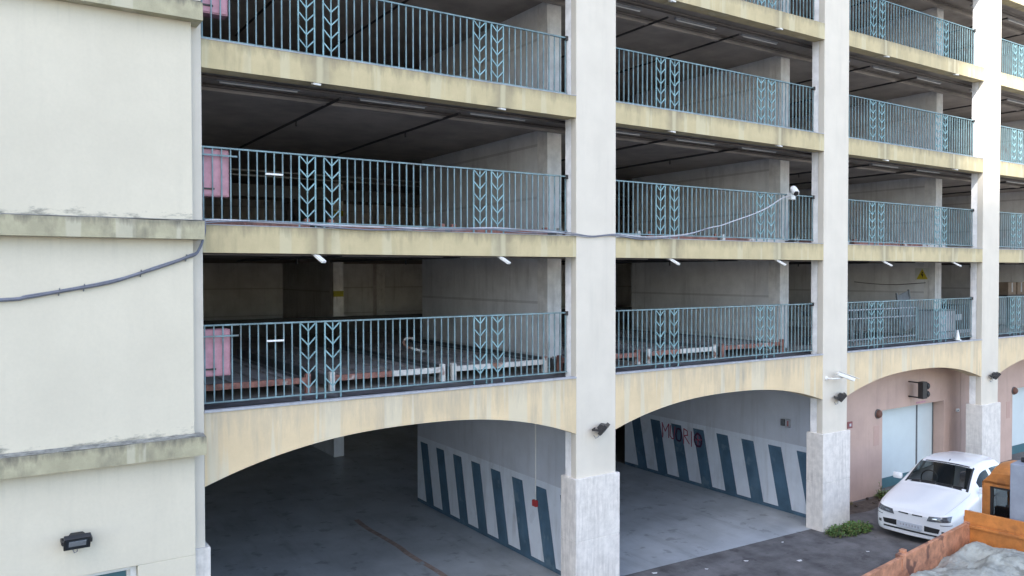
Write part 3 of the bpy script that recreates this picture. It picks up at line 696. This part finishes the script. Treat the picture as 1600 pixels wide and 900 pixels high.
def surf():
    ns = len(ST)-1; nv = 7; rows = []
    for iu in range(ns*NU+1):
        tu = iu/NU
        x = catmull([Vector((s[0], 0)) for s in ST], tu)[0]
        sec = [catmull([Vector(s[1][j]) for s in ST], tu) for j in range(8)]
        rows.append([(x, *catmull(sec, iv/NV)) for iv in range(nv*NV+1)])
    return rows
rows = surf(); nU = len(rows)-1; nV = len(rows[0])-1
def region(iu, iv):
    u = (iu+.5)/NU; v = (iv+.5)/NV; x = rows[iu][iv][0]
    # windscreen: stations 5..7, v 5.15..7
    if 6.10 < u < 7.90 and v > 5.32: return 'windscreen'
    if 11.1 < u < 11.95 and v > 5.35: return 'rear_window'
    if 7.15 < u < 11.0 and 4.25 < v < 4.82:
        if 8.85 < u < 9.1: return 'body'
        return 'side_window'
    # wheel arches
    for xc in (.84, 3.38):
        zc = .30
        p = rows[iu][iv]
        if (p[0]-xc)**2+(p[2]-zc)**2 < .335**2 and v < 3.6: return 'hole'
    return 'body'
CAR = thing('parked_car', (18.36, -1.67, 0), 'white hatchback parked between the pink wall and the orange truck', 'car', rz=R(7))
CAR.scale = (1.10, 1.10, 1.14)
parts = {}
for sgn in (1, -1):
    for iu in range(nU):
        for iv in range(nV):
            rg = region(iu, iv)
            if rg == 'hole': continue
            key = rg if rg in ('body', 'windscreen', 'rear_window') else rg+str(sgn)
            mb = parts.setdefault(key, MB())
            q = [rows[iu][iv], rows[iu+1][iv], rows[iu+1][iv+1], rows[iu][iv+1]]
            mb.quad([(a, b*sgn, c) for a, b, c in q])
def weld(o, shade=True, ang=.6):
    bm = bmesh.new(); bm.from_mesh(o.data); bmesh.ops.remove_doubles(bm, verts=bm.verts, dist=.0008)
    bmesh.ops.recalc_face_normals(bm, faces=bm.faces)
    for f in bm.faces: f.smooth = shade
    for e in bm.edges:
        if e.is_manifold and e.calc_face_angle(0) > ang: e.smooth = False
    bm.to_mesh(o.data); bm.free()
for k, mb in parts.items():
    nm = k.rstrip('-1') if k.startswith('side') else k
    o = mb.build(nm, 'carpaint' if k == 'body' else 'glass', CAR, local=True); weld(o)
    if k == 'body': body = o
def carpt(u, v, sgn=1, off=.0):
    tu = u; x = catmull([Vector((s[0], 0)) for s in ST], tu)[0]
    sec = [catmull([Vector(s[1][j]) for s in ST], tu) for j in range(8)]
    y, z = catmull(sec, v); return Vector((x, y*sgn, z))
def patch(u0, u1, v0, v1, sgn, off, nu=8, nv=8, shape=None):
    m = MB(); 
    def P(a, b):
        u = u0+(u1-u0)*a; v = v0+(v1-v0)*b
        if shape: u, v = shape(a, b)
        p = carpt(u, v, sgn); e = .01
        du = carpt(min(u+e, 12.9), v, sgn)-carpt(max(u-e, 0), v, sgn); dv = carpt(u, min(v+e, 6.99), sgn)-carpt(u, max(v-e, 0), sgn)
        n_ = du.cross(dv); 
        if n_.length < 1e-9: n_ = Vector((-1, 0, .3))
        n_.normalize(); ctr = Vector((2.1, 0, .5))
        if n_.dot(p-ctr) < 0: n_ = -n_
        return p+n_*off
    g = [[P(a/nu, b/nv) for b in range(nv+1)] for a in range(nu+1)]
    for a in range(nu):
        for b in range(nv): m.quad([g[a][b], g[a+1][b], g[a+1][b+1], g[a][b+1]])
    return m
def cpart(m, name, mt, parent=CAR):
    o = m.build(name, mt, parent, local=True); weld(o); return o
# black screen surround, lamps, bumper details
def frame_strip(u0, u1, v0, v1, sgn, off=.002): return patch(u0, u1, v0, v1, sgn, off, 10, 3)
fs = MB()
for sgn in (1, -1):
    for a in (frame_strip(5.95, 6.20, 5.22, 6.99, sgn), frame_strip(5.97, 7.95, 5.22, 5.40, sgn), frame_strip(7.86, 7.97, 5.3, 6.99, sgn)):
        n = len(fs.v); fs.v += a.v; fs.f += [tuple(i+n for i in f) for f in a.f]
cpart(fs, 'windscreen_seal', 'black')
from mathutils.bvhtree import BVHTree
bvh = BVHTree.FromPolygons([v.co[:] for v in body.data.vertices], [tuple(p.vertices) for p in body.data.polygons])
def nose(quadpts, off, ny=10, nz=4):
    """patch on the nose; quadpts = 4 (y, z) corners: inner-bottom, outer-bottom, outer-top, inner-top"""
    a, b, c, d_ = [Vector(q) for q in quadpts]; g = []
    for i in range(ny+1):
        row = []
        for j in range(nz+1):
            p = (a*(1-i/ny)+b*(i/ny))*(1-j/nz)+(d_*(1-i/ny)+c*(i/ny))*(j/nz)
            h = bvh.ray_cast(Vector((-2, p[0], p[1])), Vector((1, 0, 0)))
            x = h[0].x if h[0] else 0.3
            row.append((x-off, p[0], p[1]))
        g.append(row)
    m = MB()
    for i in range(ny):
        for j in range(nz): m.quad([g[i][j], g[i+1][j], g[i+1][j+1], g[i][j+1]])
    return m
for s_ in (1, -1):
    h = cpart(nose([(s_*.34, .525), (s_*.77, .555), (s_*.76, .665), (s_*.38, .625)], .012), 'headlight', 'headlamp')
    cpart(nose([(s_*.44, .565), (s_*.54, .575), (s_*.54, .610), (s_*.46, .600)], .017, 5, 3), 'reflector', 'lens', h)
    cpart(nose([(s_*.29, .30), (s_*.57, .305), (s_*.60, .40), (s_*.29, .415)], .006), 'air_intake', 'black')
    cpart(nose([(s_*.63, .30), (s_*.70, .305), (s_*.70, .36), (s_*.63, .365)], .008, 4, 3), 'fog_lamp', 'headlamp')
    cpart(nose([(s_*.60, .475), (s_*.79, .485), (s_*.79, .497), (s_*.60, .489)], .006, 8, 1), 'bumper_line', 'black')
    cpart(nose([(s_*.04, .578), (s_*.25, .582), (s_*.25, .606), (s_*.04, .606)], .006, 6, 1), 'grille', 'black')
    m = MB().obox((1.50, s_*.93, 1.0), ((1, 0, 0), (0, 1, 0), (0, 0, 1)), (.06, .10, .07)); mr = m.build('side_mirror', 'carpaint', CAR, bevel=.045, smooth=True, local=True)
    MB().box(1.562, s_*.93-.07, .95, 1.566, s_*.93+.07, 1.05).build('mirror_glass', 'chrome', mr, local=True)
    m = MB().box(2.20, s_*.872-.01, .74, 2.36, s_*.872+.01, .765); m.build('door_handle', 'black', CAR, local=True)
    cpart(patch(7.1, 11.05, 4.18, 4.25, s_, .003, 20, 2), 'window_trim', 'black')
for s_ in (1, -1):
    cpart(patch(2.6, 6.0, 5.02, 5.035, s_, .0035, 30, 1), 'bonnet_seam', 'greysteel')
    cpart(patch(6.55, 6.58, 2.2, 4.2, s_, .003, 1, 20), 'door_seam', 'greysteel')
    cpart(patch(8.95, 8.98, 2.2, 4.2, s_, .003, 1, 20), 'door_seam', 'greysteel')
MB().bar((1.30, .62, 1.005), (1.36, .02, 1.045), .02, .02).build('wiper', 'black', CAR, local=True)
MB().bar((1.30, .04, 1.035), (1.36, -.56, 1.02), .02, .02).build('wiper', 'black', CAR, local=True)
cpart(nose([(-.58, .228), (.58, .228), (.58, .262), (-.58, .262)], .006, 24, 1), 'bumper_slot', 'black')
lp = MB().obox((-.062, 0, .365), ((0, 1, 0), (.08, 0, 1), (1, 0, 0)), (.26, .055, .006)).build('number_plate', mat('plate_grey_white', (.50, .53, .58), rough=.4), CAR, local=True)
m = MB()
for q in range(7): m.obox((-.0705, -.19+q*.062, .365), ((0, 1, 0), (0, 0, 1), (1, 0, 0)), (.014, .022, .001))
m.build('plate_marks', 'flash', lp, local=True)
MB().tube([(2.05, 0, 1.395), (2.12, 0, 1.43)], .018, 8, r1=.01).build('aerial', 'black', CAR, local=True)
for xc in (.84, 3.38):
    for sgn in (1, -1):
        prof = [(0, .19), (.0, .27), (.02, .30), (.16, .30), (.18, .27), (.18, .19)]
        wl = MB().lathe((xc, sgn*.68, .30), (0, sgn, 0), [(0, .27), (.02, .30), (.16, .30), (.18, .27), (.182, .20)], 24).build('wheel', 'rubber', CAR, smooth=True, local=True)
        MB().lathe((xc, sgn*.855, .30), (0, sgn, 0), [(0, .20), (.012, .195), (.018, .06), (.02, .05)], 20).build('wheel_cover', 'greysteel', wl, smooth=True, local=True)
MB().box(.45, -.66, .16, 3.9, .66, .30).build('underbody', 'black', CAR, local=True)
MB().box(1.35, -.68, .75, 1.75, .68, .92).build('dashboard', 'seat', CAR, bevel=.03, local=True)
for y in (-.36, .36):
    s_ = MB().box(2.1, y-.24, .38, 2.6, y+.24, .55).build('seat', 'seat', CAR, bevel=.04, local=True)
    MB().obox((2.66, y, .85), ((0, 1, 0), (.25, 0, 1), (1, 0, -.25)), (.23, .33, .06)).build('backrest', 'seat', s_, bevel=.03, local=True)
    MB().obox((2.76, y, 1.22), ((0, 1, 0), (.2, 0, 1), (1, 0, -.2)), (.12, .08, .04)).build('headrest', 'seat', s_, bevel=.02, local=True)
cc = [(1.85+.05*math.cos(a_), .36+.18*math.sin(a_), .98+.17*math.cos(a_)) for a_ in [2*math.pi*k/18 for k in range(19)]]
MB().tube(cc, .014, 6).build('steering_wheel', 'black', CAR, local=True)
MB().box(1.93, -.10, 1.27, 1.95, .10, 1.33).build('rear_view_mirror', 'black', CAR, local=True)
MB().box(.7, -.75, .3, 3.7, .75, .36).build('cabin_floor', 'black', CAR, local=True)

# ------------------------------------------------------------------ orange tipper truck
TR = thing('tipper_truck', (16.08, -4.12, 0), 'orange tipper truck with worn bed at the bottom right corner of the photo', 'truck', rz=R(6.9))
# local frame: origin at bed's front corner on the garage side; +x towards the cab, -y across the bed
BW = 1.95; BL = 4.6; RZ = 1.50
bf = MB().box(-BL, -BW, .78, 0, 0, .85).build('bed_floor', 'orangeworn', TR, local=True)
for y, nm in ((-.045, 0), (-BW, 1)):
    sd = MB().box(-BL, y, .855, -.05, y+.045, RZ)
    sd.box(-BL, y-.012, RZ+.001, -.05, y+.057, RZ+.03)
    for q in range(8): sd.box(-BL+.3+q*.58, y+(.046 if nm == 0 else -.03), .86, -BL+.36+q*.58, y+(.075 if nm == 0 else -.002), RZ-.01)
    sd.build('side_board', 'orangeworn', TR, local=True, bevel=.006)
hd = MB().box(-.045, -BW-.02, .855, .0, .02, RZ+.02).box(-.05, -BW-.03, RZ+.022, .01, .03, RZ+.26).box(-.085, -BW, RZ-.06, -.052, 0, RZ-.01)
hd.build('headboard', 'orange', TR, local=True, bevel=.008)
MB().box(-.10, -.075, .86, -.03, .03, RZ+.05).box(.02, .0, .9, .10, .07, RZ+.12).build('corner_post', 'orangeworn', TR, local=True, bevel=.01)
lt = MB().box(-2.98, -.06, RZ-.22, -2.83, .07, RZ+.06).box(-2.80, .0, RZ-.10, -2.68, .09, RZ+.09)
lt.build('board_latch', 'orangeworn', TR, local=True, bevel=.012)
MB().box(-BL, -BW, .855, -BL+.045, 0, RZ).build('tail_board', 'orangeworn', TR, local=True)
# cab
cx0 = .72; cw0, cw1 = -1.72, -.02
prof = [(cx0, .75), (cx0, 2.02), (cx0+.06, 2.17), (cx0+.22, 2.29), (cx0+.75, 2.34), (cx0+1.2, 2.26), (cx0+1.42, 1.9), (cx0+1.62, 1.35), (cx0+1.66, .75)]
cb = MB(); 
# back wall with window opening
wy0, wy1, wz0, wz1 = -1.50, -.17, 1.50, 2.14
cb.box(cx0, cw0+.02, .75, cx0+.04, cw1-.02, wz0).box(cx0, cw0+.02, wz1, cx0+.04, cw1-.02, 2.24).box(cx0, cw0+.02, wz0, cx0+.04, wy0, wz1).box(cx0, wy1, wz0, cx0+.04, cw1-.02, wz1)
# roof dome
NR = 8; roof = []
for i in range(NR+1):
    a = i/NR; x = cx0+1.42*a; zz = 2.22+.36*math.sin(math.pi*min(1, .12+a*.80))**.6*1.0
    row = []
    for j in range(13):
        b_ = j/12; y = cw0+(cw1-cw0)*b_; e = 1-abs(2*b_-1)**6
        row.append((x-.0*(1-e), y, 2.20+(zz-2.20)*max(0, e)**.5))
    roof.append(row)
cab = cb.build('cab', 'orange', TR, local=True, bevel=.006)
rf = MB()
for i in range(NR):
    for j in range(12): rf.quad([roof[i][j], roof[i+1][j], roof[i+1][j+1], roof[i][j+1]])
rf.quad([roof[0][j] for j in range(13)]+[(cx0, cw1, 2.19), (cx0, cw0, 2.19)])
o = rf.build('cab_roof', 'orange', cab, local=True); weld(o)
sd = MB()
for y in (cw0, cw1-.03):
    sd.box(cx0, y, .75, cx0+1.6, y+.03, 1.40).box(cx0, y, 1.40, cx0+.14, y+.03, 2.21).bar((cx0+1.6, y+.015, 1.40), (cx0+1.36, y+.015, 2.22), .03, .08).box(cx0, y, 2.14, cx0+1.4, y+.03, 2.21)
sd.build('cab_side', 'orange', cab, local=True)
MB().box(cx0+1.58, cw0, .75, cx0+1.62, cw1, 1.40).build('cab_front', 'orange', cab, local=True)
fr = MB(); 
for a in ((wy0, wz0, wy1, wz0+.035), (wy0, wz1-.035, wy1, wz1), (wy0, wz0, wy0+.05, wz1), (wy1-.05, wz0, wy1, wz1)): fr.box(cx0-.008, a[0], a[1], cx0+.05, a[2], a[3])
wf = fr.build('rear_window', 'black', TR, local=True)
MB().box(cx0+.018, wy0+.03, wz0+.03, cx0+.022, wy1-.03, wz1-.03).build('pane', 'glass', wf, local=True)
MB().box(cx0+.25, -1.55, .9, cx0+.75, -.15, 1.2).box(cx0+.12, -.62, 1.2, cx0+.26, -.2, 1.72).box(cx0+.12, -1.5, 1.2, cx0+.26, -1.0, 1.72).build('bench_seat', 'seat', TR, bevel=.03, local=True)
MB().box(.14, -1.75, .95, .58, -.70, 2.78).build('storage_box', 'canvas', TR, bevel=.015, local=True)
tb = MB()
tb.tube([(.45, -1.7, 2.84), (.46, -1.2, 2.85), (.47, -.80, 2.82)], .055, 10); tb.build('rolled_tarp', 'black', TR, smooth=True, local=True)
MB().box(-BL, -1.4, .55, 2.3, -.55, .77).build('chassis', 'darksteel', TR, local=True)
for x in (-3.4, 1.3):
    for y, s in ((-.30, 1), (-1.62, -1)):
        wl = MB().lathe((x, y, .40), (0, s, 0), [(0, .34), (.03, .40), (.22, .40), (.25, .34), (.252, .2)], 24).build('wheel', 'rubber', TR, smooth=True, local=True)
        MB().lathe((x, y+s*.24, .40), (0, s, 0), [(0, .21), (.02, .2), (.03, .08)], 16).build('rim', 'orangeworn', wl, smooth=True, local=True)
# sand load
n1, n2 = 200, 96; m = MB()
def hsh(x, y):
    from mathutils import noise as nz
    base = 1.20+.17*nz.noise((x*1.3, y*1.4, 1.))+.045*nz.noise((x*3.6, y*3.9, 2.))+.018*nz.noise((x*9, y*9, 5.))+.02*nz.noise((x*23, y*23, 7.))
    mound = .20*math.exp(-((x+1.0)**2/.9+(y+1.1)**2/.5))+.14*math.exp(-((x+2.8)**2/.8+(y+1.0)**2/.6))
    pit = -.26*math.exp(-((x+1.15)**2/.03+(y+.62)**2/.05))-.10*math.exp(-((x+1.8)**2/.12+(y+.75)**2/.04))
    edge = -.16*math.exp(-((y+.04)/.16)**2)-.10*math.exp(-((x+.05)/.2)**2)
    return min(base+mound+pit+edge, 1.62)
for i in range(n1+1):
    for j in range(n2+1):
        x = -BL+.05+(BL-.11)*i/n1; y = -BW+.05+(BW-.10)*j/n2; m.v.append((x, y, hsh(x, y)))
for i in range(n1):
    for j in range(n2):
        a = i*(n2+1)+j; m.f.append((a, a+n2+1, a+n2+2, a+1))
k0 = len(m.v)
m.v += [(-BL+.05, -BW+.05, .86), (-.06, -BW+.05, .86), (-.06, -.05, .86), (-BL+.05, -.05, .86)]; m.f.append((k0, k0+3, k0+2, k0+1))
so_ = m.build('sand_heap', 'sand'); so_.location = TR.location; so_.rotation_euler = TR.rotation_euler
for f in so_.data.polygons: f.use_smooth = True
tag(so_, 'heap of grey sand filling the bed of the orange truck', 'sand')

# ------------------------------------------------------------------ weeds, dirt, litter
def weed(cx, cy, rx, ry, h, n, label, seed, mt='leaf'):
    rd = random.Random(seed); t = thing('weed_clump', (cx, cy, 0), label, 'plant', 'weeds growing at the wall foot')
    m = MB(); st = MB()
    for q in range(n):
        a = rd.uniform(0, 6.28); r = rd.random()**.6; x = cx+rx*r*math.cos(a); y = cy+ry*r*math.sin(a); hh = h*(1-.6*r)*rd.uniform(.4, 1.1)
        lean = Vector((rd.uniform(-.5, .5), rd.uniform(-.6, .3), 1)).normalized()
        top = Vector((x, y, 0))+lean*hh
        st.bar((x, y, 0), top, .006)
        for l in range(7):
            b_ = Vector((x, y, 0))+lean*hh*rd.uniform(.25, 1.05); d_ = Vector((rd.uniform(-1, 1), rd.uniform(-1, 1), rd.uniform(-.1, .6))).normalized()
            L_ = rd.uniform(.045, .10); s = d_.cross(Vector((0, 0, 1))).normalized()*L_*.27; mid = b_+d_*L_*.5
            m.quad([b_, mid-s, b_+d_*L_+Vector((0, 0, -.01)), mid+s])
    m.build('leaves', mt, t); st.build('stems', 'leafdry', t)
weed(17.85, -.40, .78, .34, .27, 200, 'green leafy weeds growing around the stone foot of the second pillar', 1)
weed(10.35, -.20, .22, .12, .14, 26, 'tiny weeds at the stone foot of the nearest full pillar', 2)
weed(19.5, .92, .5, .12, .16, 26, 'low sparse weeds along the pink wall right of the second pillar', 4, 'leafdry')
weed(21.35, .85, .30, .20, .42, 45, 'sparse weeds against the pink wall left of the sliding door', 3)
m = MB(); rd = random.Random(5)
pts = []
for k in range(26):
    a = 2*math.pi*k/26; pts.append((20.2+2.0*math.cos(a)*rd.uniform(.75, 1.1), .72+.40*math.sin(a)*rd.uniform(.6, 1.0), .004))
m.quad(pts); tag(m.build('dirt_patch', 'soil'), kind='structure')
for k in range(16):
    x, y = [(18.9, .85), (19.3, .7), (19.8, .9), (20.3, .8), (20.8, .65), (21.1, .95)][k % 6]; x += rd.uniform(-.3, .3); y += rd.uniform(-.15, .1)
    if k > 7: break
    tag(MB().obox((x, y, .03), ((1, .3, 0), (-.3, 1, 0), (0, 0, 1)), (.05, .035, .025)).build('rubble_piece', 'soil', bevel=.012), 'small brown lump of rubble in the dirt along the pink wall', 'rubble', 'rubble along the pink wall')
for k, (px, py) in enumerate(((16.9, -1.5), (15.1, -1.0), (16.2, -2.4), (14.1, -.35), (13.0, -.2), (11.9, .25), (15.8, .0), (17.0, -3.0), (14.6, -2.2))):
    s = rd.uniform(.035, .07); a = rd.uniform(0, 3)
    m = MB(); c_ = math.cos(a); s_ = math.sin(a); q = [(-1, -.6), (.2, -.8), (1.1, -.2), (.6, .7), (-.7, .5)]
    m.v = []; m.quad([(px+s*(x*c_-y*s_), py+s*(x*s_+y*c_), .006+.012*abs(x)) for x, y in q])
    tag(m.build('litter_scrap', 'white'), 'small white scrap of litter on the asphalt yard', 'litter', 'litter on the asphalt')

# ------------------------------------------------------------------ unseen towers added behind the camera, sized to cast the shade on the facade
def block(x0, x1, y0, y1, h, label):
    t = thing('shade_tower', ((x0+x1)/2, y1, 0), label, 'building')
    MB().box(x0, y0, 0, x1, y1, h).build('wall', 'shade_tower_wall', t)
    MB().box(x0-.2, y0-.2, h+.001, x1+.2, y1+.2, h+.35).build('roof', 'slab', t)
    m = MB()
    x = x0+1.5
    while x < x1-2.2:
        z = 1.4
        while z < h-2:
            m.box(x, y1-.05, z, x+1.2, y1+.02, z+1.5); z += 3.1
        x += 3.2
    m.build('windows', 'darkglass', t)
yo = -100.
kx, kz = SD.x/SD.y, -SD.z/SD.y
block(-12+yo*kx, 23.8-110*kx, -110, yo, 17.0+110*kz, 'tall unseen tower behind the viewer, added to shade the facade')
block(23.8-110*kx+.02, 38.0-110*kx, -110, yo, 8.95-yo*kz, 'slightly lower unseen tower beside the tall one, added to shade the facade')
